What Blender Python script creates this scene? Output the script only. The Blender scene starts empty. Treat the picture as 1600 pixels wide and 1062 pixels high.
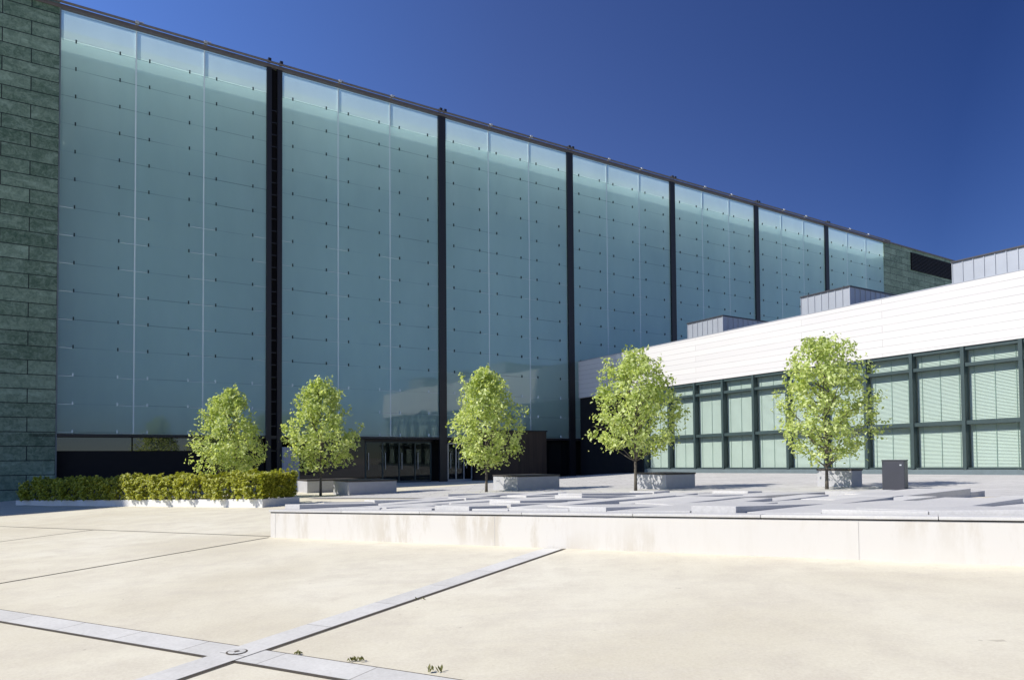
import bpy, math, random
import numpy as np
from mathutils import Vector, Matrix
R = math.radians
random.seed(4); rng = np.random.default_rng(11)

# ------------------------------------------------------------------ camera
scene = bpy.context.scene
cam_d = bpy.data.cameras.new('camera'); cam = bpy.data.objects.new('camera', cam_d)
scene.collection.objects.link(cam); scene.camera = cam
F_PX, PITCH, ROLL = 1115.0, math.atan(.0298), .008
r0 = Vector((1, 0, 0)); u0 = Vector((0, -math.sin(PITCH), math.cos(PITCH))); fw = Vector((0, math.cos(PITCH), math.sin(PITCH)))
rt = r0*math.cos(ROLL) - u0*math.sin(ROLL); up = u0*math.cos(ROLL) + r0*math.sin(ROLL)
cam.matrix_world = Matrix(((rt.x, up.x, -fw.x, 0), (rt.y, up.y, -fw.y, 0), (rt.z, up.z, -fw.z, 0), (0, 0, 0, 1)))
cam_d.sensor_width = 36; cam_d.sensor_fit = 'HORIZONTAL'; cam_d.lens = 36*F_PX/1600; cam_d.shift_y = 149/1600
cam_d.clip_start = .1; cam_d.clip_end = 3000

# ------------------------------------------------------------------ sky and sun
SUN_EL, SUN_AZ = R(42.5), R(253)
w = bpy.data.worlds.new('World'); scene.world = w; w.use_nodes = True
nt = w.node_tree; nt.nodes.clear()
sky = nt.nodes.new('ShaderNodeTexSky'); sky.sky_type = 'NISHITA'; sky.sun_disc = False
sky.sun_elevation = SUN_EL; sky.sun_rotation = SUN_AZ
sky.air_density = .9; sky.dust_density = .15; sky.ozone_density = 3.0; sky.altitude = 600
hs = nt.nodes.new('ShaderNodeHueSaturation'); hs.inputs['Saturation'].default_value = 1.2; hs.inputs['Hue'].default_value = .515
bg = nt.nodes.new('ShaderNodeBackground'); bg.inputs[1].default_value = .15
wo = nt.nodes.new('ShaderNodeOutputWorld')
# clear polarised-looking sky: deeper away from the sun's side
tcw = nt.nodes.new('ShaderNodeTexCoord'); sx = nt.nodes.new('ShaderNodeSeparateXYZ'); nt.links.new(tcw.outputs['Generated'], sx.inputs[0])
mr = nt.nodes.new('ShaderNodeMapRange'); mr.inputs[1].default_value = -1; mr.inputs[2].default_value = 1; nt.links.new(sx.outputs[0], mr.inputs[0])
rp = nt.nodes.new('ShaderNodeValToRGB'); nt.links.new(mr.outputs[0], rp.inputs[0])
for i_, (p_, c_) in enumerate(((0, (1, 1, 1)), (.27, (.98, .95, .95)), (.5, (.68, .58, .60)), (.75, (.24, .27, .35)), (1, (.5, .5, .55)))):
    el_ = rp.color_ramp.elements[i_] if i_ < 2 else rp.color_ramp.elements.new(p_)
    el_.position = p_; el_.color = (*c_, 1)
mx = nt.nodes.new('ShaderNodeMix'); mx.data_type = 'RGBA'; mx.blend_type = 'MULTIPLY'; mx.inputs[0].default_value = 1
nt.links.new(sky.outputs[0], hs.inputs['Color']); nt.links.new(hs.outputs[0], mx.inputs[6]); nt.links.new(rp.outputs[0], mx.inputs[7]); nt.links.new(mx.outputs[2], bg.inputs[0]); nt.links.new(bg.outputs[0], wo.inputs[0])
ld = bpy.data.lights.new('sun', 'SUN'); ld.energy = 4.2; ld.angle = R(.53); ld.color = (1, .955, .88)
sun = bpy.data.objects.new('sun', ld); scene.collection.objects.link(sun)
to_sun = Vector((math.sin(SUN_AZ)*math.cos(SUN_EL), math.cos(SUN_AZ)*math.cos(SUN_EL), math.sin(SUN_EL)))
sun.rotation_euler = to_sun.to_track_quat('Z', 'Y').to_euler()
scene.view_settings.view_transform = 'Standard'; scene.view_settings.look = 'None'
scene.view_settings.exposure = .45; scene.view_settings.gamma = 1

# ------------------------------------------------------------------ helpers
col = scene.collection
def tag(o, label=None, cat=None, group=None, kind=None):
    if label: o['label'] = label
    if cat: o['category'] = cat
    if group: o['group'] = group
    if kind: o['kind'] = kind
    return o
def empty(name, loc=(0, 0, 0), rz=0):
    o = bpy.data.objects.new(name, None); col.objects.link(o); o.location = loc; o.rotation_euler = (0, 0, rz); o.empty_display_size = .3
    return o
class MB:
    def __init__(s, f=None): s.v = []; s.f = []; s.fn = f
    def add(s, vs, fs):
        b = len(s.v); s.v += [tuple(s.fn(*p)) if s.fn else tuple(p) for p in vs]; s.f += [tuple(b+i for i in q) for q in fs]; return s
    def box(s, x0, x1, y0, y1, z0, z1):
        return s.add([(x0,y0,z0),(x1,y0,z0),(x1,y1,z0),(x0,y1,z0),(x0,y0,z1),(x1,y0,z1),(x1,y1,z1),(x0,y1,z1)],
                     [(0,3,2,1),(4,5,6,7),(0,1,5,4),(1,2,6,5),(2,3,7,6),(3,0,4,7)])
    def quad(s, a, b, c, d): return s.add([a, b, c, d], [(0, 1, 2, 3)])
    def tube(s, pts, rad, n=6, cap=True):
        pts = [Vector(p) for p in pts]; rad = rad if hasattr(rad, '__len__') else [rad]*len(pts)
        b = len(s.v)
        for i, p in enumerate(pts):
            d = (pts[min(i+1, len(pts)-1)] - pts[max(i-1, 0)]).normalized()
            x = d.orthogonal().normalized() if i == 0 else (px - d*px.dot(d)).normalized()
            px = x; y = d.cross(x)
            for k in range(n):
                a = 2*math.pi*k/n; q = p + (x*math.cos(a)+y*math.sin(a))*rad[i]
                s.v.append(tuple(s.fn(*q)) if s.fn else tuple(q))
        for i in range(len(pts)-1):
            for k in range(n):
                s.f.append((b+i*n+k, b+i*n+(k+1) % n, b+(i+1)*n+(k+1) % n, b+(i+1)*n+k))
        if cap:
            s.f.append(tuple(b+k for k in reversed(range(n)))); s.f.append(tuple(b+(len(pts)-1)*n+k for k in range(n)))
        return s
    def build(s, name, mat, parent=None, bevel=0, smooth=False):
        me = bpy.data.meshes.new(name); me.from_pydata(s.v, [], s.f); me.update()
        if mat: me.materials.append(mat)
        if smooth: me.polygons.foreach_set('use_smooth', [True]*len(me.polygons))
        o = bpy.data.objects.new(name, me); col.objects.link(o)
        if parent: o.parent = parent
        if bevel:
            m = o.modifiers.new('bevel', 'BEVEL'); m.width = bevel; m.segments = 2; m.limit_method = 'ANGLE'
        return o

class Mat:
    """small node helper"""
    def __init__(s, name):
        s.m = bpy.data.materials.new(name); s.m.use_nodes = True; s.t = s.m.node_tree; s.n = s.t.nodes; s.l = s.t.links
        s.b = s.n['Principled BSDF']; s.out = s.n['Material Output']; s.tc = s.n.new('ShaderNodeTexCoord')
    def new(s, t, **k):
        q = s.n.new(t)
        for a, v in k.items(): setattr(q, a, v)
        return q
    def link(s, a, b): s.l.new(a, b)
    def mapping(s, scale=(1,1,1), rot=(0,0,0), src='Object', loc=(0,0,0)):
        q = s.new('ShaderNodeMapping'); q.inputs['Scale'].default_value = scale; q.inputs['Rotation'].default_value = rot; q.inputs['Location'].default_value = loc
        s.link(s.tc.outputs[src], q.inputs[0]); return q.outputs[0]
    def xz(s, sx=1, sz=1, ox=0, oz=0):
        sp = s.new('ShaderNodeSeparateXYZ'); s.link(s.tc.outputs['Object'], sp.inputs[0])
        cb = s.new('ShaderNodeCombineXYZ')
        s.link(s.math('MULTIPLY_ADD', sp.outputs[0], sx, ox), cb.inputs[0]); s.link(s.math('MULTIPLY_ADD', sp.outputs[2], sz, oz), cb.inputs[1])
        return cb.outputs[0]
    def math(s, op, a, b=None, c=None):
        q = s.new('ShaderNodeMath', operation=op)
        for i, v in enumerate((a, b, c)):
            if v is None: continue
            if isinstance(v, (int, float)): q.inputs[i].default_value = v
            else: s.link(v, q.inputs[i])
        return q.outputs[0]
    def noise(s, scale, detail=4, rough=.6, vec=None, dist=0):
        q = s.new('ShaderNodeTexNoise'); q.inputs['Scale'].default_value = scale; q.inputs['Detail'].default_value = detail
        q.inputs['Roughness'].default_value = rough; q.inputs['Distortion'].default_value = dist
        s.link(vec if vec else s.tc.outputs['Object'], q.inputs['Vector']); return q.outputs['Fac']
    def schlick(s, f0, gain=1.0):
        g = s.new('ShaderNodeNewGeometry'); d = s.new('ShaderNodeVectorMath', operation='DOT_PRODUCT')
        s.link(g.outputs['Incoming'], d.inputs[0]); s.link(g.outputs['Normal'], d.inputs[1])
        k = s.math('SUBTRACT', 1.0, s.math('ABSOLUTE', d.outputs['Value']))
        return s.math('MINIMUM', s.math('MULTIPLY', s.math('MULTIPLY_ADD', s.math('POWER', k, 5.0), 1-f0, f0), gain), 1.0)
    def ramp(s, fac, stops):
        q = s.new('ShaderNodeValToRGB'); e = q.color_ramp.elements
        while len(e) < len(stops): e.new(.5)
        for el, (p, c) in zip(e, stops): el.position = p; el.color = (*c, 1) if len(c) == 3 else c
        s.link(fac, q.inputs[0]); return q.outputs[0]
    def mix(s, fac, a, b, mode='MIX'):
        q = s.new('ShaderNodeMix', data_type='RGBA', blend_type=mode)
        for i, v in ((0, fac), (6, a), (7, b)):
            if isinstance(v, (int, float)): q.inputs[i].default_value = v
            elif isinstance(v, tuple): q.inputs[i].default_value = (*v, 1)
            else: s.link(v, q.inputs[i])
        return q.outputs[2]
    def bump(s, h, strength=.3, dist=.02):
        q = s.new('ShaderNodeBump'); q.inputs['Strength'].default_value = strength; q.inputs['Distance'].default_value = dist
        s.link(h, q.inputs['Height']); s.link(q.outputs[0], s.b.inputs['Normal'])
    def base(s, c, rough=.6, metal=0, spec=.5):
        if isinstance(c, tuple): s.b.inputs['Base Color'].default_value = (*c, 1)
        else: s.link(c, s.b.inputs['Base Color'])
        s.b.inputs['Roughness'].default_value = rough; s.b.inputs['Metallic'].default_value = metal
        s.b.inputs['Specular IOR Level'].default_value = spec
        return s
def plain(name, c, rough=.6, metal=0, var=.25, sc=3, spec=.5):
    m = Mat(name); n = m.noise(sc, 5, .65)
    m.base(m.mix(n, tuple(x*(1-var) for x in c), tuple(min(1, x*(1+var)) for x in c)), rough, metal, spec); return m.m

# ------------------------------------------------------------------ frames of reference
A = Vector((-4.70, 13.90)); T = Vector((.8643, -.5030)); N = Vector((.5030, .8643))      # plaza grid: corner of the raised bed, along, back
S0 = Vector((-21.185, 33.092)); AZ_M = math.atan2(.54678, .83727)                        # museum front
J = Vector((4.7055, 50.0)); AZ_G = math.atan2(-.84766, .53054)                           # gallery front
ma = Vector((.83727, .54678)); mn = Vector((-.54678, .83727)); ga = Vector((.53054, -.84766))
cp = []
for u, z in ((-12, -1.5), (0, -1.45), (10, -1.45), (20, -1.5), (26, -1.48)):
    P = S0 + ma*u; cp.append((P.x, P.y, z))
for v, z in ((0, -1.36), (3, -1.2), (7, -1.06), (17, -.95), (27, -.86), (34, -.80)):
    P = J + ga*v; cp.append((P.x, P.y, z))
cp += [(-7.8, 29, -1.53), (-1, 27, -1.33), (4.3, 24.6, -1.21), (9.8, 22.3, -1.10)]
cp = np.array(cp); K = np.linalg.norm(cp[:, None, :2]-cp[None, :, :2], axis=2); n_ = len(cp)
Wt = np.linalg.solve(np.block([[K, np.ones((n_, 1))], [np.ones((1, n_)), np.zeros((1, 1))]]), np.append(cp[:, 2], 0))
def zlo(x, y): return -1.6 + .0375*min(22, max(-22, x)) + .018*min(30, max(-15, y))
def zg(x, y):
    hi = float(np.linalg.norm(cp[:, :2]-np.array([x, y]), axis=1) @ Wt[:-1] + Wt[-1]); hi = max(-1.9, min(-.5, hi))
    s = (x-A.x)*N.x + (y-A.y)*N.y; t = max(0, min(1, (s-5)/6)); t = t*t*(3-2*t)
    return zlo(x, y)*(1-t) + hi*t
def P2(t, s): return A + T*t + N*s
def P3(t, s, dz=0):
    p = P2(t, s); return (p.x, p.y, zg(p.x, p.y)+dz)

# ------------------------------------------------------------------ materials
M = {}
# beige plaza concrete
m = Mat('beige_concrete')
n1 = m.noise(.22, 6, .6, dist=.4); n2 = m.noise(1.7, 8, .7); n3 = m.noise(38, 4, .8)
st = m.noise(1, 6, .65, vec=m.mapping((.35, 2.6, 1), (0, 0, R(30))))
c = m.ramp(n1, [(.3, (.54, .485, .335)), (.5, (.66, .615, .46)), (.7, (.73, .695, .555))])
c = m.mix(m.math('MULTIPLY', m.ramp(n2, [(.33, (1,1,1)), (.56, (0,0,0))]), .62), c, (.47, .415, .31))
c = m.mix(m.math('MULTIPLY', m.ramp(st, [(.55, (0,0,0)), (.72, (1,1,1))]), .45), c, (.50, .45, .355))
c = m.mix(.35, c, m.ramp(n3, [(.3, (.48, .44, .37)), (.7, (.75, .72, .64))]))
sp = m.noise(9, 2, .5); c = m.mix(m.ramp(sp, [(.73, (0,0,0)), (.78, (.5,.5,.5))]), c, (.30, .26, .2))
m.base(c, .85, spec=.25); m.bump(n3, .25, .01); M['ground'] = m.m
# stone band pavers
def paver(name, c1, c2, mortar, bw, rh, sx=1, rot=0, gap=.006, dark=.12, off=.5):
    m = Mat(name); br = m.new('ShaderNodeTexBrick'); br.offset = off
    m.link(m.mapping((1,1,1), (0, 0, rot)), br.inputs['Vector'])
    br.inputs['Color1'].default_value = (*c1, 1); br.inputs['Color2'].default_value = (*c2, 1); br.inputs['Mortar'].default_value = (*mortar, 1)
    br.inputs['Scale'].default_value = 1; br.inputs['Mortar Size'].default_value = gap; br.inputs['Brick Width'].default_value = bw; br.inputs['Row Height'].default_value = rh
    n = m.noise(2.3, 7, .7); n2 = m.noise(30, 4, .7)
    c = m.mix(dark*2.5, br.outputs['Color'], m.ramp(n, [(.3, tuple(x*.62 for x in c1)), (.7, tuple(min(.9, x*1.25) for x in c1))]))
    c = m.mix(.18, c, m.ramp(n2, [(.3, (.15,.15,.15)), (.7, (.65,.65,.65))]))
    m.base(c, .75, spec=.3); m.bump(n2, .15, .005); return m.m
M['band'] = paver('grey_band_stone', (.58, .565, .515), (.68, .665, .615), (.16, .14, .11), .95, .6, rot=0)
M['terrace'] = paver('terrace_pavers', (.48, .465, .44), (.60, .58, .55), (.24, .22, .20), 1.2, .8, gap=.016)
M['joint'] = plain('dark_joint', (.075, .062, .045), .95, var=.6, sc=9)
# raised-bed slabs
m = Mat('pale_marble_slab'); n = m.noise(.9, 8, .7, dist=.6); n2 = m.noise(25, 4, .7); oi = m.new('ShaderNodeObjectInfo')
c = m.mix(m.math('MULTIPLY', oi.outputs['Random'], .8), (.66, .64, .585), (.47, .455, .425)); c = m.mix(m.math('MULTIPLY', m.ramp(n, [(.38, (0,0,0)), (.7, (1,1,1))]), .45), c, (.36, .36, .37))
c = m.mix(.2, c, m.ramp(n2, [(.3, (.3,.3,.3)), (.7, (.72,.72,.72))]))
m.base(c, .6, spec=.35); m.bump(n2, .1, .004); M['slab'] = m.m
# white wall with rain streaks
m = Mat('white_concrete_wall'); v = m.mapping((1, 1, 1))
sp = m.new('ShaderNodeSeparateXYZ'); m.link(m.tc.outputs['Object'], sp.inputs[0])
cb = m.new('ShaderNodeCombineXYZ'); m.link(m.math('MULTIPLY', sp.outputs[0], 2.2), cb.inputs[0]); m.link(m.math('MULTIPLY', sp.outputs[2], .5), cb.inputs[2])
s1 = m.noise(1, 7, .75, vec=cb.outputs[0])
cb2 = m.new('ShaderNodeCombineXYZ'); m.link(m.math('MULTIPLY', sp.outputs[0], .28), cb2.inputs[0]); m.link(m.math('MULTIPLY', sp.outputs[2], .4), cb2.inputs[2])
s2 = m.noise(1, 3, .5, vec=cb2.outputs[0])
msk = m.math('MULTIPLY', m.ramp(s1, [(.49, (0,0,0)), (.6, (1,1,1))]), m.ramp(s2, [(.45, (.15,.15,.15)), (.56, (1,1,1))]))
low = m.ramp(m.math('MULTIPLY_ADD', m.noise(5, 4, .7), .18, m.math('MULTIPLY', sp.outputs[2], 1.0)), [(.04, (1,1,1)), (.16, (0,0,0))])
c = m.mix(m.math('MULTIPLY', msk, .6), (.70, .69, .67), (.36, .30, .20)); c = m.mix(m.math('MULTIPLY', low, .45), c, (.50, .45, .36))
c = m.mix(m.math('MULTIPLY', m.noise(4, 8, .75), .25), c, (.60, .585, .55))
m.base(c, .75, spec=.3); M['white_wall'] = m.m
# travertine gallery band, laid in thin courses
m = Mat('white_travertine'); br = m.new('ShaderNodeTexBrick'); br.offset = .37; br.offset_frequency = 2
m.link(m.xz(), br.inputs['Vector'])
br.inputs['Color1'].default_value = (.61, .595, .565, 1); br.inputs['Color2'].default_value = (.565, .55, .53, 1); br.inputs['Mortar'].default_value = (.30, .275, .26, 1)
br.inputs['Scale'].default_value = 1; br.inputs['Mortar Size'].default_value = .008; br.inputs['Brick Width'].default_value = 11; br.inputs['Row Height'].default_value = .314; br.inputs['Bias'].default_value = -.1
sn = m.noise(1, 7, .75, vec=m.mapping((.5, .5, 9)))
c = m.mix(m.math('MULTIPLY', m.ramp(sn, [(.42, (0,0,0)), (.66, (1,1,1))]), .5), br.outputs['Color'], (.62, .59, .56))
m.base(c, .7, spec=.3); m.bump(br.outputs['Fac'], -.3, .01); M['travertine'] = m.m
# patinated copper-green cladding
m = Mat('green_patina_cladding'); br = m.new('ShaderNodeTexBrick'); br.offset = .5
m.link(m.xz(), br.inputs['Vector'])
br.inputs['Color1'].default_value = (.022, .065, .042, 1); br.inputs['Color2'].default_value = (.29, .41, .32, 1); br.inputs['Mortar'].default_value = (.012, .022, .018, 1)
br.inputs['Scale'].default_value = 1; br.inputs['Mortar Size'].default_value = .024; br.inputs['Brick Width'].default_value = 2.2; br.inputs['Row Height'].default_value = .655; br.inputs['Mortar Smooth'].default_value = .3
pn = m.noise(.9, 8, .72, vec=m.mapping((.6, 1, 1.6)), dist=1.2); pn2 = m.noise(5, 6, .7, dist=1.0)
c = m.mix(.55, br.outputs['Color'], m.ramp(pn, [(.3, (.035, .08, .05)), (.5, (.09, .155, .10)), (.68, (.33, .46, .37))]))
c = m.mix(.35, c, m.ramp(pn2, [(.40, (.03, .065, .04)), (.64, (.30, .39, .29))]))
c = m.mix(br.outputs['Fac'], c, (.012, .02, .017))
m.base(c, .55, spec=.4); m.bump(br.outputs['Fac'], -.8, .03); M['patina'] = m.m
M['black'] = plain('black_steel', (.012, .012, .014), .45)
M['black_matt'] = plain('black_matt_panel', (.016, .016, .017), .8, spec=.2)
M['recess'] = plain('black_recess', (.006, .006, .007), .9, spec=.1)
M['beam'] = plain('weathered_bronze_beam', (.14, .125, .12), .5, .3)
M['bracket'] = plain('pale_metal_bracket', (.55, .56, .55), .4, .4)
M['clamp'] = plain('dark_clamp', (.035, .055, .055), .4, .3)
M['frame'] = plain('dark_green_frame', (.035, .058, .058), .45)
M['plinth'] = plain('grey_plinth', (.12, .155, .165), .5)
M['zinc'] = plain('grey_zinc', (.36, .38, .41), .45, .35, var=.12, sc=1.5)
M['brown'] = None
m = Mat('dark_brown_boards'); n = m.noise(1, 6, .7, vec=m.mapping((7, 7, .3))); m.base(m.ramp(n, [(.3, (.022, .014, .010)), (.7, (.060, .038, .028))]), .6); M['brown'] = m.m
M['concrete'] = plain('pale_concrete', (.42, .43, .45), .7)
M['planter'] = plain('planter_stone', (.40, .40, .41), .7, var=.15, sc=4)
M['planter_top'] = plain('dark_timber_top', (.05, .043, .036), .6)
M['charcoal'] = plain('charcoal_steel', (.052, .052, .060), .45, .2, var=.15)
M['soil'] = plain('dark_soil', (.05, .038, .026), .95, var=.5)
M['soil_grey'] = plain('dark_gap', (.16, .15, .13), .95)
M['kerb'] = plain('white_kerb', (.66, .65, .62), .75, var=.12)
M['bark'] = plain('grey_brown_bark', (.10, .085, .065), .9, var=.5, sc=14)
# frosted facade glass
def frosted():
    m = Mat('frosted_teal_glass'); m.n.remove(m.b)
    sp = m.new('ShaderNodeSeparateXYZ'); m.link(m.tc.outputs['Object'], sp.inputs[0])
    ph = m.math('FRACT', m.math('MULTIPLY_ADD', sp.outputs[2], 1/1.325, 10-1.32/1.325))
    line = m.math('LESS_THAN', m.math('ABSOLUTE', m.math('SUBTRACT', ph, .5)), .4885)     # 0 on the pane joints
    dirt = m.noise(.35, 6, .6, vec=m.mapping((1, 1, .35)))
    lv = m.ramp(m.noise(.23, 3, .5), [(.38, (.24, .35, .36)), (.62, (.52, .68, .68))])
    tint = m.mix(line, lv, m.ramp(dirt, [(.3, (.62, .80, .77)), (.7, (.72, .90, .865))]))
    dif = m.new('ShaderNodeBsdfDiffuse'); m.link(tint, dif.inputs[0])
    trl = m.new('ShaderNodeBsdfTranslucent'); m.link(tint, trl.inputs[0])
    trn = m.new('ShaderNodeBsdfTransparent'); trn.inputs[0].default_value = (.70, .86, .86, 1)
    a1 = m.new('ShaderNodeMixShader'); a1.inputs[0].default_value = .86; m.link(dif.outputs[0], a1.inputs[1]); m.link(trl.outputs[0], a1.inputs[2])
    a2 = m.new('ShaderNodeMixShader'); m.link(m.math('MULTIPLY', line, .18), a2.inputs[0]); m.link(a1.outputs[0], a2.inputs[1]); m.link(trn.outputs[0], a2.inputs[2])
    gl = m.new('ShaderNodeBsdfGlossy'); gl.inputs['Roughness'].default_value = .035; gl.inputs[0].default_value = (.93, 1, 1, 1)
    bm = m.new('ShaderNodeBump'); bm.inputs['Strength'].default_value = .04; bm.inputs['Distance'].default_value = .3
    m.link(m.noise(.5, 2, .4), bm.inputs['Height']); m.link(bm.outputs[0], gl.inputs['Normal'])
    a3 = m.new('ShaderNodeMixShader'); m.link(m.schlick(.06, 1.4), a3.inputs[0])
    m.link(a2.outputs[0], a3.inputs[1]); m.link(gl.outputs[0], a3.inputs[2]); m.link(a3.outputs[0], m.out.inputs[0])
    return m.m
M['glass'] = frosted()
m = Mat('glass_fin'); m.base((.62, .72, .73), .35); m.b.inputs['Transmission Weight'].default_value = .0; M['fin'] = m.m; m.base((.62, .72, .73), .5)
m = Mat('seam_halo_fin'); m.base((.70, .82, .83), .4); ft = m.new('ShaderNodeBsdfTransparent'); fx = m.new('ShaderNodeMixShader'); fx.inputs[0].default_value = .45
m.link(m.b.outputs[0], fx.inputs[1]); m.link(ft.outputs[0], fx.inputs[2]); m.link(fx.outputs[0], m.out.inputs[0]); M['halo_fin'] = m.m
M['cavity'] = plain('cavity_wall', (.58, .62, .60), .8, var=.35, sc=.3)
M['sill'] = plain('cavity_sill', (.60, .64, .65), .6)
def clear_glass(name, tint, ior=1.5, body=None, gain=1.0, rough=.0):
    m = Mat(name); m.n.remove(m.b)
    if body is None:
        t = m.new('ShaderNodeBsdfTransparent'); t.inputs[0].default_value = (*tint, 1)
    else:
        t = m.new('ShaderNodeBsdfDiffuse'); t.inputs[0].default_value = (*body, 1)
    g = m.new('ShaderNodeBsdfGlossy'); g.inputs['Roughness'].default_value = rough
    x = m.new('ShaderNodeMixShader'); m.link(m.schlick(((ior-1)/(ior+1))**2, gain), x.inputs[0])
    m.link(t.outputs[0], x.inputs[1]); m.link(g.outputs[0], x.inputs[2]); m.link(x.outputs[0], m.out.inputs[0]); return m.m
M['window'] = clear_glass('green_window_glass', (.85, .93, .89))
M['dark_glass'] = clear_glass('dark_glass', (0, 0, 0), body=(.012, .014, .016), gain=1.0, rough=.01)
M['mirror_glass'] = clear_glass('reflective_glass', (0, 0, 0), body=(.03, .035, .035), gain=3.0, ior=1.6, rough=.02)
M['door_glass'] = clear_glass('door_glass', (.6, .68, .68), gain=.8)
M['blind'] = plain('pale_blind_slats', (.60, .62, .585), .6, var=.05)
M['cord'] = plain('blind_cord', (.30, .36, .33), .8)
def leaf(name, dark, light, trans=.5, rough=.45):
    m = Mat(name); g = m.new('ShaderNodeNewGeometry'); oi = m.new('ShaderNodeObjectInfo')
    c = m.ramp(g.outputs['Random Per Island'], [(0, dark), (.5, tuple((a+b)/2 for a, b in zip(dark, light))), (1, light)])
    c = m.mix(m.math('MULTIPLY', m.noise(1.6, 3, .5), .5), c, tuple(x*1.15 for x in dark))
    m.base(c, rough, spec=.5)
    tr = m.new('ShaderNodeBsdfTranslucent'); m.link(m.mix(1, c, (1.15, 1.15, .6), 'MULTIPLY'), tr.inputs[0])
    x = m.new('ShaderNodeMixShader'); x.inputs[0].default_value = trans
    m.link(m.b.outputs[0], x.inputs[1]); m.link(tr.outputs[0], x.inputs[2]); m.link(x.outputs[0], m.out.inputs[0]); return m.m
M['leaf'] = leaf('fresh_green_leaves', (.32, .41, .09), (.90, .95, .50))
M['hedge'] = leaf('yellow_green_hedge_leaves', (.20, .235, .02), (.68, .66, .09), .3)
M['weed'] = leaf('weed_leaves', (.09, .10, .03), (.25, .24, .08))

# ------------------------------------------------------------------ ground
def grid_xy(xs, ys, zf):
    mb = MB(); nx, ny = len(xs), len(ys)
    mb.v = [(x, y, zf(x, y)) for y in ys for x in xs]
    mb.f = [(j*nx+i, j*nx+i+1, (j+1)*nx+i+1, (j+1)*nx+i) for j in range(ny-1) for i in range(nx-1)]
    return mb
xs = [-900, -300, -120, -60] + list(range(-40, 41, 2)) + [60, 120, 300, 900]
ys = [-900, -300, -100, -50, -30] + list(range(-20, 81, 2)) + [120, 300, 900]
tag(grid_xy(xs, ys, zg).build('ground', M['ground'], smooth=True), kind='structure')
# pale terrace paving behind the raised bed, up to both buildings
mb = MB()
ts_ = list(np.arange(-8.5, 45, 1.0)); ss_ = list(np.arange(9.0, 60, 1.0))
idx = {}
def gv(t, s):
    k = (round(t, 2), round(s, 2))
    if k not in idx:
        idx[k] = len(mb.v); mb.v.append(P3(t, s, .02))
    return idx[k]
for t in ts_:
    for s in ss_:
        c4 = [P2(t+.5, s+.5)]
        dm = (c4[0]-S0).dot(-mn); dg = (c4[0]-J).dot(Vector((-.84766, -.53054)))
        if dm > -2.5 and dg > -1: mb.f.append((gv(t, s), gv(t+1, s), gv(t+1, s+1), gv(t, s+1)))
te = mb.build('terrace_paving', M['terrace'], smooth=True); tag(te, kind='structure')

def strip(name, mat, t0, t1, s0, s1, dz, n=24):
    mb = MB(); al = (t1-t0) > (s1-s0)
    for i in range(n):
        if al: a, b = t0+(t1-t0)*i/n, t0+(t1-t0)*(i+1)/n; q = [(a, s0), (b, s0), (b, s1), (a, s1)]
        else: a, b = s0+(s1-s0)*i/n, s0+(s1-s0)*(i+1)/n; q = [(t0, a), (t1, a), (t1, b), (t0, b)]
        mb.quad(*[(tt, s_, 0) for tt, s_ in q])
    mb.v = [((lambda p: (p.x, p.y, zlo(p.x, p.y)+dz))(P2(x, y))) for x, y, z in mb.v]
    o = mb.build(name, mat); tag(o, kind='structure'); return o
def band(name, t0, t1, s0, s1, dz, along_t):
    """band laid in its own frame so its joints follow it"""
    L = (t1-t0) if along_t else (s1-s0); wd = (s1-s0) if along_t else (t1-t0)
    p = P2(t0, s0) if along_t else P2(t1, s0); az = math.atan2(T.y, T.x) if along_t else math.atan2(N.y, N.x)
    o = empty(name); bpy.data.objects.remove(o)
    mb = MB(); n = 30; ca, sa = math.cos(az), math.sin(az)
    zb = zlo(p.x, p.y)
    for i in range(n):
        a, b = L*i/n, L*(i+1)/n; mb.quad((a, 0, 0), (b, 0, 0), (b, wd, 0), (a, wd, 0))
    mb.v = [(x, y, zlo(p.x+ca*x-sa*y, p.y+sa*x+ca*y)-zb+dz) for x, y, z in mb.v]
    o = mb.build(name, M['band']); o.location = (p.x, p.y, zb); o.rotation_euler = (0, 0, az); tag(o, kind='structure'); return o
band('paving_band', -30, 40, -5.88, -5.58, .006, True)
band('paving_band', 6.02, 6.33, -30, -.02, .010, False)
strip('joint', M['joint'], -30, 40, -5.915, -5.885, .005)
strip('joint', M['joint'], -30, 40, -5.578, -5.566, .005)
strip('joint', M['joint'], 6.332, 6.368, -30, -.02, .005)
strip('joint', M['joint'], -.05, -.01, -30, -.02, .005)
strip('joint', M['joint'], -6.24, -6.20, -30, .1, .005)
strip('joint', M['joint'], -30, -.02, .10, .13, .006)
strip('joint', M['joint'], 12.55, 12.58, -30, -.02, .005)

# manhole cover on the crossing of the bands
def disc(r, n=28, z=0, h=.006):
    mb = MB(); mb.v = [(r*math.cos(2*math.pi*k/n), r*math.sin(2*math.pi*k/n), z+h) for k in range(n)] + [(r*math.cos(2*math.pi*k/n), r*math.sin(2*math.pi*k/n), z) for k in range(n)]
    mb.f = [tuple(range(n))] + [(k, k+n, (k+1) % n+n, (k+1) % n) for k in range(n)]; return mb
p = P2(6.16, -5.72); mh = empty('manhole_cover', (p.x, p.y, zlo(p.x, p.y)+.011)); tag(mh, 'small round grey cover set where the two stone bands cross', 'manhole cover')
disc(.085, z=0, h=.003).build('rim', M['joint'], mh); disc(.07, z=.003, h=.003).build('lid', M['band'], mh); disc(.022, 14, z=.006, h=.002).build('key_slot', M['joint'], mh)

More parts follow.
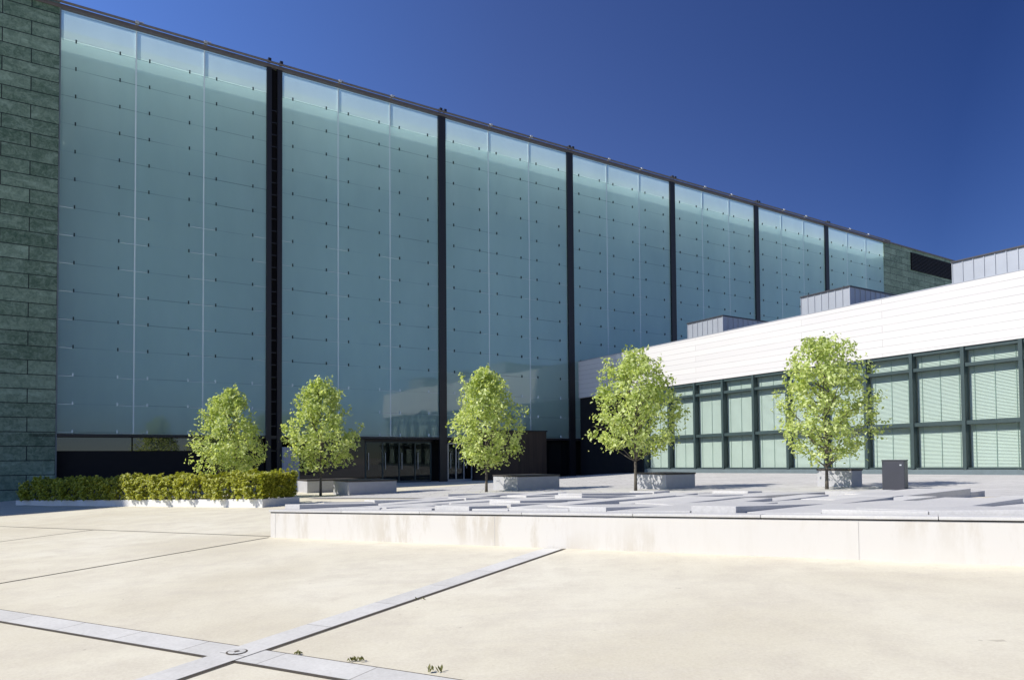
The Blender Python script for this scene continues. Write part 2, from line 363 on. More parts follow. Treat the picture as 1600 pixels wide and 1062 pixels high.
# ------------------------------------------------------------------ raised bed of slabs
def zp(t, s): return -.995 + .0237*t - .012*s
rb = empty('raised_slab_bed', (A.x, A.y, 0), math.atan2(T.y, T.x)); tag(rb, 'long low white wall with a raised bed of uneven pale stone slabs', 'raised bed')
LB, WB = 26.0, 8.2
wl = MB(); wl.add([(0,0,-1.62),(LB,0,-1.0),(LB,.32,-1.0),(0,.32,-1.62),(0,0,zp(0,0)-.055),(LB,0,zp(LB,0)-.055),(LB,.32,zp(LB,.3)-.055),(0,.32,zp(0,.3)-.055)],
     [(0,3,2,1),(4,5,6,7),(0,1,5,4),(1,2,6,5),(2,3,7,6),(3,0,4,7)])
o = wl.build('wall', M['white_wall'], rb)
# wall is modelled in sheared z; vertical joints as thin grooves set proud
fj = plain('fine_joint', (.52, .50, .46), .8)
for t in (.13, 5.1, 10.3, 15.5):
    MB().box(t, t+.008, -.003, .01, zp(t, 0)-.60, zp(t, 0)-.056).build('joint', fj, rb)
g = MB(); g.add([(-.0,-.002,zp(0,0)-.056),(LB,-.002,zp(LB,0)-.056),(LB,.2,zp(LB,0)-.056),(0,.2,zp(0,0)-.056),(0,-.002,zp(0,0)-.038),(LB,-.002,zp(LB,0)-.038),(LB,.2,zp(LB,0)-.038),(0,.2,zp(0,0)-.038)],
     [(0,3,2,1),(4,5,6,7),(0,1,5,4),(1,2,6,5),(2,3,7,6),(3,0,4,7)]); g.build('shadow_gap', M['black_matt'], rb)
def slab(name, q, top, bot, parent, mat, tilt=(0, 0)):
    mb = MB(); cx = sum(a for a, _ in q)/4; cy = sum(b for _, b in q)/4
    mb.v = [(a, b, zp(a, b)+bot) for a, b in q] + [(a, b, zp(a, b)+top+tilt[0]*(a-cx)+tilt[1]*(b-cy)) for a, b in q]
    mb.f = [(0,3,2,1),(4,5,6,7),(0,1,5,4),(1,2,6,5),(2,3,7,6),(3,0,4,7)]
    return mb.build(name, mat, parent, bevel=.006)
t = 0
while t < LB-.1:
    L = min(random.uniform(1.7, 2.4), LB-t); slab('coping', [(t-.0 if t else -.02, -.025), (t+L-.006, -.025), (t+L-.006, .34), (t if t else -.02, .34)], 0, -.038, rb, M['slab']); t += L
fl = MB(); fl.v = [(a, b, zp(a, b)-.10) for a, b in ((0, .32), (LB, .32), (LB, WB), (0, WB))] + [(a, b, -1.75) for a, b in ((0, .32), (LB, .32), (LB, WB), (0, WB))]
fl.f = [(0,1,2,3),(4,5,1,0),(5,6,2,1),(6,7,3,2),(7,4,0,3)]; fl.build('bed_floor', M['soil_grey'], rb)
for a_, b_, c_, d_ in ((11.5, 14.0, 5.2, 6.9), (8.6, 9.4, 5.5, 6.3)):
    q_ = MB(); q_.v = [(x, y, zp(x, y)-.092) for x, y in ((a_-1.0, c_-.9), (b_+1.0, c_-.9), (b_+1.0, min(WB-.1, d_+1.0)), (a_-1.0, min(WB-.1, d_+1.0)))]; q_.f = [(0, 1, 2, 3)]; q_.build('pit_floor', M['ground'], rb)
pits = [(11.5, 14.0, 5.2, 6.9), (8.6, 9.4, 5.5, 6.3)]
def clip(poly):
    """keep the part of a slab outline that lies inside the bed"""
    for ax, lim, sg in ((0, .006, 1), (0, LB-.006, -1), (1, .352, 1), (1, WB-.004, -1)):
        out = []
        for k in range(len(poly)):
            p, q = poly[k-1], poly[k]; dp, dq = (p[ax]-lim)*sg, (q[ax]-lim)*sg
            if (dp < 0) != (dq < 0):
                f = dp/(dp-dq); out.append((p[0]+(q[0]-p[0])*f, p[1]+(q[1]-p[1])*f))
            if dq >= 0: out.append(q)
        poly = out
        if len(poly) < 3: return []
    return poly
# slabs follow the museum front: q runs along it, p steps away from it
aD = (.4485, .8938); bD = (.8938, -.4485); nslab = 0
random.seed(23); pp = -8.5
while pp < 24:
    wd = random.uniform(.55, 1.35) if pp < 13 else random.uniform(1.2, 2.4)
    qq = -1.5+random.uniform(0, 1)
    while qq < 22:
        L = random.uniform(.8, 2.8) if pp < 13 else random.uniform(2.5, 5)
        g_ = random.choice((.006, .008, .01, .03)); sk = random.uniform(-.05, .05)
        q4 = [(pp+g_/2, qq+g_/2), (pp+wd-g_/2, qq+g_/2+sk), (pp+wd-g_/2+random.choice((0, 0, -.06)), qq+L-g_/2), (pp+g_/2, qq+L-g_/2)]
        poly = clip([(a_*bD[0]+b_*aD[0], a_*bD[1]+b_*aD[1]) for a_, b_ in q4])
        if poly:
            ar = abs(sum(poly[k-1][0]*poly[k][1]-poly[k][0]*poly[k-1][1] for k in range(len(poly))))/2
            cx = sum(a_ for a_, _ in poly)/len(poly); cy = sum(b_ for _, b_ in poly)/len(poly)
            if ar > .05 and not any(a_ < x_ < b_ and c_ < y_ < d_ for a_, b_, c_, d_ in pits for x_, y_ in [(cx, cy)]+[((cx*k_+x*(1-k_)), (cy*k_+y*(1-k_))) for x, y in poly for k_ in (.15, .5)]):
                tl = random.choice((0, 0, .02, .035, -.03, .05, -.045)); tl = max(-.06/L, min(.06/L, tl)); bt = random.choice((0, 0, .01, .015, .025, .035))+abs(tl)*L/2
                n_v = len(poly); mb = MB(); orient = sum(poly[k-1][0]*poly[k][1]-poly[k][0]*poly[k-1][1] for k in range(n_v)) > 0
                if not orient: poly = poly[::-1]
                al = [((x-cx)*aD[0]+(y-cy)*aD[1]) for x, y in poly]
                mb.v = [(x, y, zp(x, y)-.10) for x, y in poly]+[(x, y, zp(x, y)+bt+tl*l_) for (x, y), l_ in zip(poly, al)]
                mb.f = [tuple(reversed(range(n_v))), tuple(range(n_v, 2*n_v))]+[(k, (k+1) % n_v, n_v+(k+1) % n_v, n_v+k) for k in range(n_v)]
                if nslab < 99: mb.build('slab', M['slab'], rb, bevel=.005)
                else:
                    if nslab == 99: rest = MB()
                    bs_ = len(rest.v); rest.v += mb.v; rest.f += [tuple(bs_+i_ for i_ in f_) for f_ in mb.f]
                nslab += 1
        qq += L
    pp += wd
if nslab > 99: tag(rest.build('slab', M['slab'], rb), kind='stuff')
print('slabs', nslab)

# ------------------------------------------------------------------ museum building
mus = empty('museum_building', (S0.x, S0.y, 0), AZ_M); tag(mus, 'tall museum with frosted teal glass front between black pillars and green patina walls', 'museum building')
BAY = 10.09; ZT, ZB = 21.28, 1.26; ROW = 1.325
bays = [(0.06, 9.5)] + [(BAY*k+.24, BAY*(k+1)-.26) for k in range(1, 6)] + [(BAY*6+.24, 70.25)]
clampsA = 0; stuff = MB(); stuff_lit = MB(); stuffbar = MB(); barsA = 0
for bi, (u0_, u1_) in enumerate(bays):
    pw = (u1_-u0_)/3
    for k in range(3):
        a, b = u0_+pw*k+(.03 if k else 0), u0_+pw*(k+1)-(.03 if k < 2 else 0)
        pn = MB(); pn.quad((a, 0, ZB), (b, 0, ZB), (b, 0, ZT), (a, 0, ZT))
        po = pn.build('glass_panel', M['glass'], mus)
        if k: MB().box(a-.058, a-.002, -.006, .05, ZB, ZT).build('glass_fin', M['fin'], mus)
        if k: MB().quad((a-.03, .06, ZB), (a-.03, .45, ZB), (a-.03, .45, ZT-ROW-.01), (a-.03, .06, ZT-ROW-.01)).build('glass_fin', M['halo_fin'], mus)  # pale inner fin, added to give each seam a soft halo
        for cx in (u0_+pw*k+.6, u0_+pw*(k+1)-.7):
            for rr in range(0, 15):
                z = 1.32+ROW*rr
                tgt = stuff if rr > 2 else stuff_lit  # lowest rows go pale, the light on them put into their colour
                if clampsA < 96: tgt = MB()
                tgt.box(cx-.03, cx+.03, -.06, -.004, z-.04, z+.12)
                if tgt is not stuff and tgt is not stuff_lit: tgt.build('clamp', M['clamp'] if rr > 2 else M['fin'], mus); clampsA += 1
        # thin stay bars crossing the fins
    for k in range(0, 4):
        for rr in range(0, 14):
            x = u0_+pw*k; z = 1.32+ROW*rr-.03
            xa, xb = max(u0_, x-.62), min(u1_, x+.56)
            if rr < 9: stuffbar.box(xa, xb, -.03, -.007, z, z+.022)
tag(stuff.build('clamp', M['clamp'], mus), kind='stuff'); tag(stuff_lit.build('clamp', M['fin'], mus), kind='stuff'); tag(stuffbar.build('stay_bar', M['fin'], mus), kind='stuff')
# pillars
for k in range(1, 7):
    c0, c1 = BAY*k-.59+(.0 if k == 1 else .02), BAY*k+.24
    c0 = bays[k-1][1]
    pl = MB(); pl.box(c0+.002, c0+.26, -.14, .04, -1.7, ZT+.02); pl.box(c1-.26, c1-.002, -.14, .04, -1.7, ZT+.02)
    po = pl.build('pillar', M['black'], mus)
    if c1-c0 > .55:
        rc = MB().box(c0+.262, c1-.262, .0, .04, -1.7, ZT); rc.build('recess', M['recess'], po)
        sl = MB(); z = .4
        while z < ZT-2: sl.box(c0+.263, c1-.263, -.08, -.003, z, z+.05); z += ROW/2
        sl.build('louvre', M['black'], po)
    for x in (c0+.1, c1-.1): MB().box(x-.08, x+.08, -.35, -.1, ZT+.25, ZT+.42).build('lamp_bracket', M['black'], mus)
# double skin: floor of the cavity, inner wall, roof
MB().box(-5, 70.3, 1.65, 1.85, ZB-.1, ZT-.1).build('inner_wall', M['cavity'], mus)
bm = MB(); bm.box(-1.2, 71, -.16, .05, ZT+.02, ZT+.17); bm.build('roof_beam', M['beam'], mus, bevel=.01)
bm = MB(); bm.tube([(-1.6, -.32, ZT+.22), (71, -.32, ZT+.22)], .06, 8); bm.tube([(-1.6, .1, ZT+.30), (71, .1, ZT+.30)], .04, 8); bm.build('roof_rail', M['beam'], mus)
for u0_, u1_ in bays:
    pw = (u1_-u0_)/3
    for k in (1, 2):
        x = u0_+pw*k; q = MB(); q.box(x-.08, x+.08, -.42, -.2, ZT+.18, ZT+.30); q.tube([(x, -.3, ZT+.3), (x+.3, -.1, ZT+.45)], .025, 6); q.build('bracket', M['bracket'], mus)
MB().box(-1, 70.3, -.10, 1.64, ZB-.16, ZB-.03).build('bottom_beam', M['black'], mus)
# green clad walls
MB().box(-20, -.002, -.10, .03, -2.2, 21.75).build('clad_wall', M['patina'], mus)
MB().box(-20, -.002, 1.9, 22, -2.2, 21.2).build('wall', M['patina'], mus)
MB().box(-.0, .055, -.12, .03, -1.9, 21.3).build('corner_trim', M['plinth'], mus)
MB().box(-60, -33, -.05, 20, -2.2, 33.0).build('shade_tower', M['patina'], mus)  # unseen block, added out of view to cast shade over hedge and ground
MB().box(-33, -20.002, -.05, 20, -2.2, 21.7).build('wall', M['patina'], mus)
MB().box(70.32, 86, -.02, 22, -2.2, 21.42).build('clad_wall', M['patina'], mus)
MB().box(70.32, 86, -.10, .3, 21.42, 21.55).build('coping', M['beam'], mus)
vt = MB(); vt.box(75.4, 86.02, -.06, .3, 19.25, 21.1); vt.build('vent_strip', M['recess'], mus)
vs = MB(); z = 19.32
while z < 21.0: vs.box(75.5, 86.0, -.10, -.07, z, z+.03); z += .15
vs.build('louvre', M['black'], mus)
q_ = MB().quad((-5, .03, ZT-ROW), (70.3, .03, ZT-ROW), (70.3, 1.65, ZT-ROW), (-5, 1.65, ZT-ROW))  # pale sheet added in the cavity to spread sunlight over the upper glass
gm_ = Mat('bounce_sheet'); gt = gm_.new('ShaderNodeBsdfTransparent'); gx = gm_.new('ShaderNodeMixShader'); gx.inputs[0].default_value = .05
gm_.base((.93, .97, .97), .7); tl_ = gm_.new('ShaderNodeBsdfTranslucent'); tl_.inputs[0].default_value = (.84, .98, .95, 1); g0_ = gm_.new('ShaderNodeMixShader'); g0_.inputs[0].default_value = .60
gm_.link(gm_.b.outputs[0], g0_.inputs[1]); gm_.link(tl_.outputs[0], g0_.inputs[2]); gm_.link(g0_.outputs[0], gx.inputs[1]); gm_.link(gt.outputs[0], gx.inputs[2]); gm_.link(gx.outputs[0], gm_.out.inputs[0]); q_.build('bounce_sheet', gm_.m, mus)
MB().box(0, 70.3, 1.9, 24, -2.2, ZT-.6).build('core', M['black_matt'], mus)
# ground floor, bay one: black panels with a strip window
MB().box(0, 9.5, .3, .45, -2, .42).build('lower_wall', M['black_matt'], mus)
for k in range(3): MB().box(.06+3.15*k, .05+3.15*(k+1)-.05, .28, .40, .44, 1.08).build('strip_window', M['mirror_glass'], mus)
# ground floor, bays two and three
MB().box(10.34, 11.2, -.4, .8, -2, .62).build('concrete_pier', M['concrete'], mus)
MB().box(11.2, 15.3, .5, .62, -2, 1.1).build('entrance_glass', M['dark_glass'], mus)
def door(x0, x1, y, z1, n, fm):
    d = MB()
    d.box(x0, x1, y-.03, y+.05, z1-.07, z1); d.box(x0, x1, y-.03, y+.05, -1.5, -1.38)
    ww = (x1-x0)/n
    for k in range(n+1): d.box(x0+ww*k-.035, x0+ww*k+.035, y-.034, y+.05, -1.38, z1-.07)
    o = d.build('entrance_door', fm, mus)
    MB().box(x0, x1, y, y+.015, -1.4, z1-.06).build('pane', M['door_glass'], o)
    h = MB()
    for k in range(n): h.tube([(x0+ww*k+.15, y-.10, -.7), (x0+ww*k+.15, y-.10, .3)], .018, 6)
    h.build('handle', M['bracket'], o)
door(15.35, 19.6, .5, .95, 4, M['frame'])
MB().box(15.3, 19.7, .46, .6, .97, 1.08).build('door_head', M['black'], mus)
door(20.75, 22.45, .4, .9, 3, M['bracket'])
MB().box(19.9, 22.6, .42, .6, .92, 1.08).build('door_head', M['black'], mus)
MB().box(22.6, 27.3, -1.1, 1.2, -2, 1.62).build('entrance_porch', M['brown'], mus, bevel=.01)
MB().box(22.55, 27.35, -1.15, 1.2, 1.622, 1.70).build('porch_roof', M['black'], mus)
for k in range(3): MB().box(27.4+1.2*k, 28.55+1.2*k, .5, .6, -2, 1.08).build('entrance_glass', M['dark_glass'], mus)
# interior seen through the doors
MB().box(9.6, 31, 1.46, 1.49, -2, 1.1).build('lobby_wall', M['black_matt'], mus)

# ------------------------------------------------------------------ gallery building
gal = empty('gallery_building', (J.x, J.y, 0), AZ_G); tag(gal, 'low white stone gallery with a long dark framed window band and blinds', 'gallery building')
SH = lambda x, y, z: (x, y, z+.009*x)
GM = lambda: MB(SH)
VL = 33.6
GM().box(0, VL, 0, .35, 4.06, 6.62).build('stone_band', M['travertine'], gal)
GM().box(0, VL, -.012, .36, 6.622, 6.66).build('coping', M['zinc'], gal)
GM().box(0, VL, .36, 24, 5.0, 6.3).build('roof', M['zinc'], gal)
GM().box(VL-.3, VL, .36, 24, -2, 6.3).build('end_wall', M['travertine'], gal)
GM().box(0, 6.62, .12, .3, -2, 4.05).build('shaded_windows', M['black_matt'], gal)  # black panel for shaded windows, the museum's shade put into its colour
GM().box(0, VL-.31, 3.0, 3.1, -2, 4.9).build('inner_wall', M['concrete'], gal)
GM().box(0, VL-.31, .5, 2.99, -1.3, -1.05).build('inner_floor', M['concrete'], gal)
GM().box(6.6, VL, .02, .5, -1.9, -.88).build('plinth', M['plinth'], gal)
MV = 2.065; z0, z1, z2, z3 = -.86, 1.0, 3.32, 4.05
k = 0
while 6.685+MV*(k+1) < VL:
    a, b = 6.685+MV*k, 6.685+MV*(k+1)
    wv = GM()
    wv.box(a-.07, a+.07, -.02, .30, z0, z3)                    # left mullion
    wv.box(a+.072, b-.072, .04, .30, z1-.08, z1+.08); wv.box(a+.072, b-.072, .04, .30, z2-.07, z2+.07)
    wv.box(a+.072, b-.072, .06, .30, z3-.14, z3-.002); wv.box(a+.072, b-.072, .06, .30, z0, z0+.06)
    wo_ = wv.build('window', M['frame'], gal)
    gm = GM()
    for za, zb in ((z0+.06, z1-.08), (z1+.08, z2-.07), (z2+.07, z3-.14)): gm.quad((a+.07, .20, za), (b-.07, .20, za), (b-.07, .20, zb), (a+.07, .20, zb))
    gm.build('pane', M['window'], wo_)
    bl = GM(); z = z0+.02; dz = random.uniform(-.012, .012)
    while z < z3:
        bl.quad((a+.09, .34, z), (b-.09, .34, z), (b-.09, .375, z+.052), (a+.09, .375, z+.052)); z += .056
    bo = bl.build('blind', M['blind'], wo_)
    cd = GM()
    for fx in (.14, .5, .86):
        x = a+(b-a)*fx; cd.box(x-.011, x+.011, .325, .333, z0, z3)
    cd.build('blind_cord', M['cord'], wo_)
    k += 1
for va, vb in ((9.95, 12.6), (17.6, 20.2), (24.75, 27.55)):
    sb = GM(); sb.box(va, vb, .5, 9, 6.3, 7.62)
    o = sb.build('skylight', M['zinc'], gal)
    sm = GM(); x = va
    while x < vb+.01: sm.box(x-.015, x+.015, .47, .5, 6.3, 7.62); x += (vb-va)/7
    y = .9
    while y < 9: sm.box(vb, vb+.03, y, y+.03, 6.3, 7.62); y += .42
    sm.build('seam', M['zinc'], o)
    cpn = GM(); cpn.box(va-.04, vb+.05, .44, 9.02, 7.622, 7.68); cpn.build('cap', M['charcoal'], o)

# ------------------------------------------------------------------ planters and box
def rot_place(px, py): return zg(px, py)
# (front corner x, y, long side, short side, height)
PL = [(-8.9, 31.0, 2.3, 1.6, .56, 'pale stone bench planter, half hidden behind the right end of the hedge'),
      (-6.40, 28.1, 2.0, 1.9, .58, 'pale stone bench planter just right of the second tree trunk'),
      (.19, 27.2, 2.0, 1.75, .57, 'pale stone bench planter behind the middle tree'),
      (5.32, 24.75, 1.45, 1.5, .56, 'pale stone bench planter behind the multi-stemmed fourth tree'),
      (10.77, 22.7, .6, 1.2, .58, 'small stone bench planter in shade of the tree beside the dark box')]
for x, y, la, lb, h, lab in PL:
    z = zg(x, y)+.02
    e = empty('planter', (x, y, z), AZ_M); tag(e, lab, 'planter', 'stone bench planters along the tree row')
    # local x runs along the museum front, local y into it
    MB().box(0, la, 0, lb, -.1, h-.06).build('body', M['planter'], e, bevel=.01)
    MB().box(-.02, la+.02, -.02, lb+.02, h-.058, h).build('seat', M['planter_top'], e, bevel=.008)
bx, by = 11.0, 20.62; e = empty('equipment_box', (bx, by, zg(bx, by)), math.atan2(-.62, .785)); tag(e, 'upright charcoal metal box standing on the terrace by the rightmost tree', 'equipment box')
MB().box(-.29, .29, -.05, .5, -.05, .85).build('body', M['charcoal'], e, bevel=.012)
MB().box(-.30, .30, -.06, .51, .852, .885).build('lid', M['charcoal'], e, bevel=.006)
MB().box(.17, .22, -.062, -.05, .72, .76).build('lock', M['bracket'], e)

# ------------------------------------------------------------------ vegetation
def leaves(name, pos, nrm, size, mat, parent, aspect=.62):
    """pos (n,3) leaf centres, nrm (n,3) facing, folded four-sided leaves"""
    n = len(pos); nrm = nrm/np.linalg.norm(nrm, axis=1)[:, None]
    r = rng.normal(size=(n, 3)); u = np.cross(nrm, r); u /= np.linalg.norm(u, axis=1)[:, None]; v = np.cross(nrm, u)
    s = size*rng.uniform(.65, 1.3, n)[:, None]
    q = np.stack([pos-u*s*.5, pos+v*s*.5*aspect+nrm*s*.12-u*s*.04, pos+u*s*.5-nrm*s*.10, pos-v*s*.5*aspect+nrm*s*.12-u*s*.04], 1).reshape(-1, 3)
    me = bpy.data.meshes.new(name); me.vertices.add(4*n); me.vertices.foreach_set('co', q.ravel())
    i = np.arange(n)*4; tri = np.stack([i, i+1, i+2, i+2, i+3, i], 1).ravel()
    me.loops.add(6*n); me.loops.foreach_set('vertex_index', tri.astype(np.int32)); me.polygons.add(2*n)
    me.polygons.foreach_set('loop_start', (np.arange(2*n)*3).astype(np.int32)); me.update(calc_edges=True); me.validate()
    me.materials.append(mat); o = bpy.data.objects.new(name, me); col.objects.link(o)
    if parent: o.parent = parent
    return o
def bez(a, b, c, n): return [(a*(1-t)**2 + b*2*t*(1-t) + c*t*t) for t in [i/(n-1) for i in range(n)]]
def tree(x, y, H, Wd, zc, lab, seed, stems=1, nl=8000, prof=None, lean=0, group='young trees in a row on the terrace', sink=0, leafsize=.125):
    """H height, Wd crown width, zc crown base height"""
    global rng
    rng = np.random.default_rng(seed); rd = random.Random(seed)
    z = zg(x, y)-sink
    e = empty('young_tree', (x, y, z)); tag(e, lab, 'tree', group)
    Wd *= .96; leafsize *= .88; rad = Wd/2; CH = H-zc
    prof = prof or [(0, .35), (.12, .78), (.3, 1.0), (.5, .95), (.7, .72), (.87, .42), (1, .08)]
    def R_(h, az):
        t = max(0, min(1, (h-zc)/CH))
        for (a, ra), (b, rb_) in zip(prof, prof[1:]):
            if t <= b: base = ra+(rb_-ra)*(t-a)/(b-a); break
        return rad*base*(1+.13*math.sin(3*az+seed)+.10*math.sin(5*az+h*3.1+seed*2)+.10*math.sin(h*5.3+az*2))
    tk = MB(); top = Vector((rd.uniform(-.06, .06)+lean, rd.uniform(-.06, .06), H*.86)); fork = zc*.82
    tk.tube(bez(Vector((0, 0, -.1)), Vector((.01, .0, fork)), Vector((lean*.3, 0, fork)), 5), [.062, .052, .046, .044, .045], 9)
    tk.tube(bez(Vector((lean*.3, 0, fork)), Vector((0, .03, H*.5)), top, 8), [.042, .038, .032, .027, .021, .015, .01, .005], 7)
    tips = []
    nb = 26
    for i in range(nb):
        f = i/nb; az = i*2.4+rd.uniform(-.3, .3); h0 = fork+(H*.80-fork)*f**1.15
        if stems > 1 and i < stems: h0 = fork
        hb = Vector((0, 0, h0)) if h0 > fork else Vector((lean*.3, 0, fork))
        ht = min(H*.97, h0+CH*rd.uniform(.22, .42)*(1-.3*f)); rr = R_(ht, az)*rd.uniform(.72, .95)
        tip = Vector((math.cos(az)*rr, math.sin(az)*rr, ht)); mid = Vector((math.cos(az)*rr*.6, math.sin(az)*rr*.6, h0+(ht-h0)*.35))
        pts = bez(hb, mid, tip, 7); tk.tube(pts, [.024, .02, .016, .012, .009, .006, .003], 5)
        tips += pts[2:]
        for j in range(4):
            b0 = pts[2+j]; az2 = az+rd.uniform(-1.3, 1.3); l2 = rd.uniform(.25, .5)*rad
            t2 = b0+Vector((math.cos(az2)*l2, math.sin(az2)*l2, rd.uniform(.0, .6)*l2)); q = bez(b0, (b0+t2)/2+Vector((0, 0, .06)), t2, 4)
            tk.tube(q, [.008, .006, .004, .002], 4); tips += q[1:]
    tk.build('trunk', M['bark'], e, smooth=True)
    # clumps: leaf sprays round shoots spread through the crown, more toward its surface
    P = []; Nn = []
    ncl = int(nl/16)
    for _ in range(ncl):
        if rd.random() < .35:
            c = tips[rd.randrange(len(tips))].copy(); az = math.atan2(c.y, c.x)
        else:
            az = rd.uniform(0, 2*math.pi); h = zc+CH*(rd.random()**.9); rr = R_(h, az)*(rd.uniform(.0, 1)**.42)
            c = Vector((math.cos(az)*rr, math.sin(az)*rr, h))
        # wind-swept gaps
        g = math.sin(c.x*4.1+seed)*math.sin(c.y*3.7+1.3*seed)*math.sin(c.z*3.9+.7*seed)
        if g > .27: continue
        up_ = Vector((math.cos(az)*.5, math.sin(az)*.5, .9)).normalized(); L = rd.uniform(.12, .32)
        for k in range(16):
            f = rd.random(); sc = .05+.09*(1-f)
            q = c+up_*L*f+Vector((rd.gauss(0, sc), rd.gauss(0, sc), rd.gauss(0, sc)))
            P.append(q); Nn.append(Vector((rd.gauss(0, .55)+math.cos(az)*.5, rd.gauss(0, .55)+math.sin(az)*.5, rd.gauss(.45, .5))))
    # leader shoots breaking the outline at the top
    for _ in range(13):
        az = rd.uniform(0, 6.28); rr = rad*rd.uniform(0, .55); h = zc+CH*(1-.28*(rr/rad/.55)**1.3)*rd.uniform(.9, .99)
        for k in range(26):
            f = rd.random(); P.append(Vector((math.cos(az)*rr+rd.gauss(0, .035+.03*(1-f)), math.sin(az)*rr+rd.gauss(0, .035+.03*(1-f)), h-.1+f*.42))); Nn.append(Vector((rd.gauss(0, 1), rd.gauss(0, 1), rd.gauss(.5, .6))))
    leaves('crown', np.array([tuple(p) for p in P]), np.array([tuple(p) for p in Nn])+1e-6, leafsize, M['leaf'], e)
    return e
tree(-10.9, 27.5, 4.05, 2.75, .55, 'young round-crowned tree growing behind the yellow-green hedge', 3, nl=7000, leafsize=.145)
tree(-7.69, 28.65, 4.55, 3.0, .95, 'young tree second from left, thin trunk just right of the hedge', 5, nl=7300,
     prof=[(0, .42), (.12, .85), (.3, 1.0), (.5, .82), (.7, .56), (.87, .34), (1, .08)], leafsize=.155)
tree(-.98, 26.8, 4.55, 2.95, .90, 'young pointed-crown tree in the middle of the row, in front of the brown porch', 8, nl=8000,
     prof=[(0, .30), (.15, .72), (.32, 1.0), (.5, .9), (.7, .62), (.86, .32), (1, .06)], leafsize=.155)
tree(4.22, 24.49, 4.65, 3.15, 1.25, 'young tree forking low into several stems, in front of the gallery corner', 13, stems=6, nl=8000,
     prof=[(0, .30), (.1, .80), (.32, 1.0), (.55, .88), (.75, .68), (.9, .48), (1, .15)], leafsize=.15)
tree(9.72, 22.1, 4.55, 3.15, .85, 'rightmost young tree with loose shoots on top, in front of the gallery blinds', 21, stems=3, nl=8200,
     prof=[(0, .28), (.1, .74), (.32, 1.0), (.5, .93), (.7, .8), (.88, .62), (1, .3)], leafsize=.14)

# hedge in its kerb
he = empty('hedge_bed_kerb', (0, 0, 0)); tag(he, 'low white stone kerb round the hedge bed, left end in shade', 'kerb')
T0, T1, Sa, Sb = -21.2, -6.55, 5.4, 6.9
def zk(t): return -1.70+.0265*(t+14)
mb = MB()
for (a, b, c, d) in ((T0, T1, Sa, Sa+.18), (T1-.18, T1, Sa+.182, Sb), (T0, T0+.18, Sa+.182, Sb), (T0+.182, T1-.182, Sb-.18, Sb)):
    q = [(a, c), (b, c), (b, d), (a, d)]; bs = len(mb.v)
    mb.v += [(*P2(x, y), zk(x)-.35) for x, y in q] + [(*P2(x, y), zk(x)+.27) for x, y in q]
    mb.f += [tuple(bs+i for i in f) for f in ((0,3,2,1),(4,5,6,7),(0,1,5,4),(1,2,6,5),(2,3,7,6),(3,0,4,7))]
mb.build('kerb_stone', M['kerb'], he, bevel=.012)
mb = MB(); mb.v = [(*P2(x, y), zk(x)+.20) for x, y in ((T0+.18, Sa+.18), (T1-.18, Sa+.18), (T1-.18, Sb-.18), (T0+.18, Sb-.18))]; mb.f = [(0,1,2,3)]; mb.build('soil', M['soil'], he)
hg = empty('hedge', (*P2(-12, 6.2), -1.5)); tag(hg, 'long low clipped yellow-green hedge in front of the glass museum', 'hedge')
rd = random.Random(77); rng = np.random.default_rng(77); P = []; Nn = []; tw = MB()
off = Vector((*P2(-12, 6.2), -1.5))
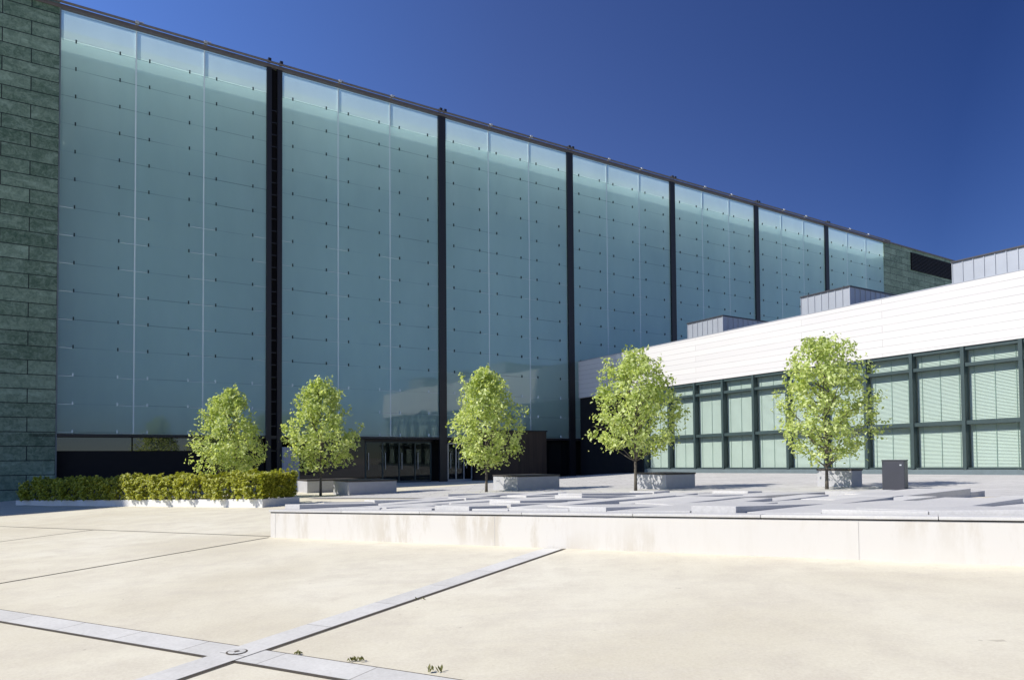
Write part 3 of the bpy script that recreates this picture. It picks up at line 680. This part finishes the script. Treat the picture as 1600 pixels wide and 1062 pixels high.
for _ in range(5200):
    t = rd.uniform(T0+.25, T1+.0); s = rd.choice((rd.uniform(Sa+.02, Sa+.35), rd.uniform(Sa+.02, Sa+1.4)))
    dep = (s-Sa)/1.5
    topz = .80+.07*math.sin(t*3.1)+.06*math.sin(t*7.3+1)+.05*math.sin(s*5+t*2)
    edge = min(1, (t-T0)/.5, (T1+.05-t)/.35+.35)
    if s < Sa+.35: h = rd.uniform(.06, topz)*edge; 
    else: h = topz*edge-rd.uniform(0, .12)
    front = s < Sa+.35
    side = rd.random() < .13
    if side: front = False; t = T1-rd.uniform(.0, .3); s = rd.uniform(Sa, Sb-.1); h = rd.uniform(.06, topz)
    bul = .10*math.sin(t*4.3+h*3)+.06*math.sin(t*9+2)
    p = P2(t, s-(.16 if front else 0)-(bul if front else 0)+.10*(h/.8-.5)**2); c = Vector((p.x, p.y, zk(t)+.22+h))
    ax = Vector((-N.x*.7 if front else 0, -N.y*.7 if front else 0, .8)); ax += Vector((rd.gauss(0, .25), rd.gauss(0, .25), rd.gauss(0, .2))); ax.normalize()
    x = ax.orthogonal().normalized(); yv = ax.cross(x)
    for k in range(9):
        a = k*2.4+rd.random(); o_ = x*math.cos(a)+yv*math.sin(a); lift = k/9
        q = c+o_*.042*(1-.5*lift)+ax*(.07*lift-.02); P.append(q-off); Nn.append(ax*(.9-.3*lift)-o_*.35+Vector((rd.gauss(0, .15), rd.gauss(0, .15), rd.gauss(0, .15))))
leaves('foliage', np.array([tuple(p) for p in P]), np.array([tuple(p) for p in Nn]), .085, M['hedge'], hg, aspect=.5)
for _ in range(420):
    t = rd.uniform(T0+.3, T1-.15); s = rd.uniform(Sa+.2, Sa+1.4); p = P2(t, s)-Vector(off[:2]); b = Vector((p.x, p.y, zk(t)+.2+1.5))
    tw.tube([b, b+Vector((rd.gauss(0, .1), rd.gauss(0, .1), .35)), b+Vector((rd.gauss(0, .15), rd.gauss(0, .15), .72))], [.012, .008, .003], 4, cap=False)
tw.build('stems', M['bark'], hg)

# weeds in the joints
for (t, s, n, hh, lab) in ((6.69, -5.55, 9, .07, 'tiny weed in the band joint nearest the round cover'), (7.25, -5.52, 22, .11, 'small leafy weed growing along the edge of the stone band'),
                           (8.0, -5.5, 10, .14, 'wispy dry weed at the bottom edge, farthest right of the weeds'), (6.42, -3.6, 7, .09, 'thin grass tuft beside the dark joint of the long stone band')):
    p = P2(t, s); e = bpy.data.objects.new('x', None); mb = MB(); rd = random.Random(int(t*100))
    for k in range(n):
        a = rd.uniform(0, 6.28); l = hh*.5*rd.uniform(.5, 1); b = Vector((rd.gauss(0, .03), rd.gauss(0, .015), 0)); d = Vector((math.cos(a)*.5, math.sin(a)*.5, .8))*l
        sx = Vector((-math.sin(a), math.cos(a), 0))*.008
        mb.add([b-sx*.4, b+sx*.4, b+d*.6+sx*1.3, b+d, b+d*.6-sx*1.3], [(0, 1, 2, 3, 4)])
    o = mb.build('weed', M['weed']); o.location = (p.x, p.y, zlo(p.x, p.y)+.006); tag(o, lab, 'weed', 'weeds in the plaza joints')
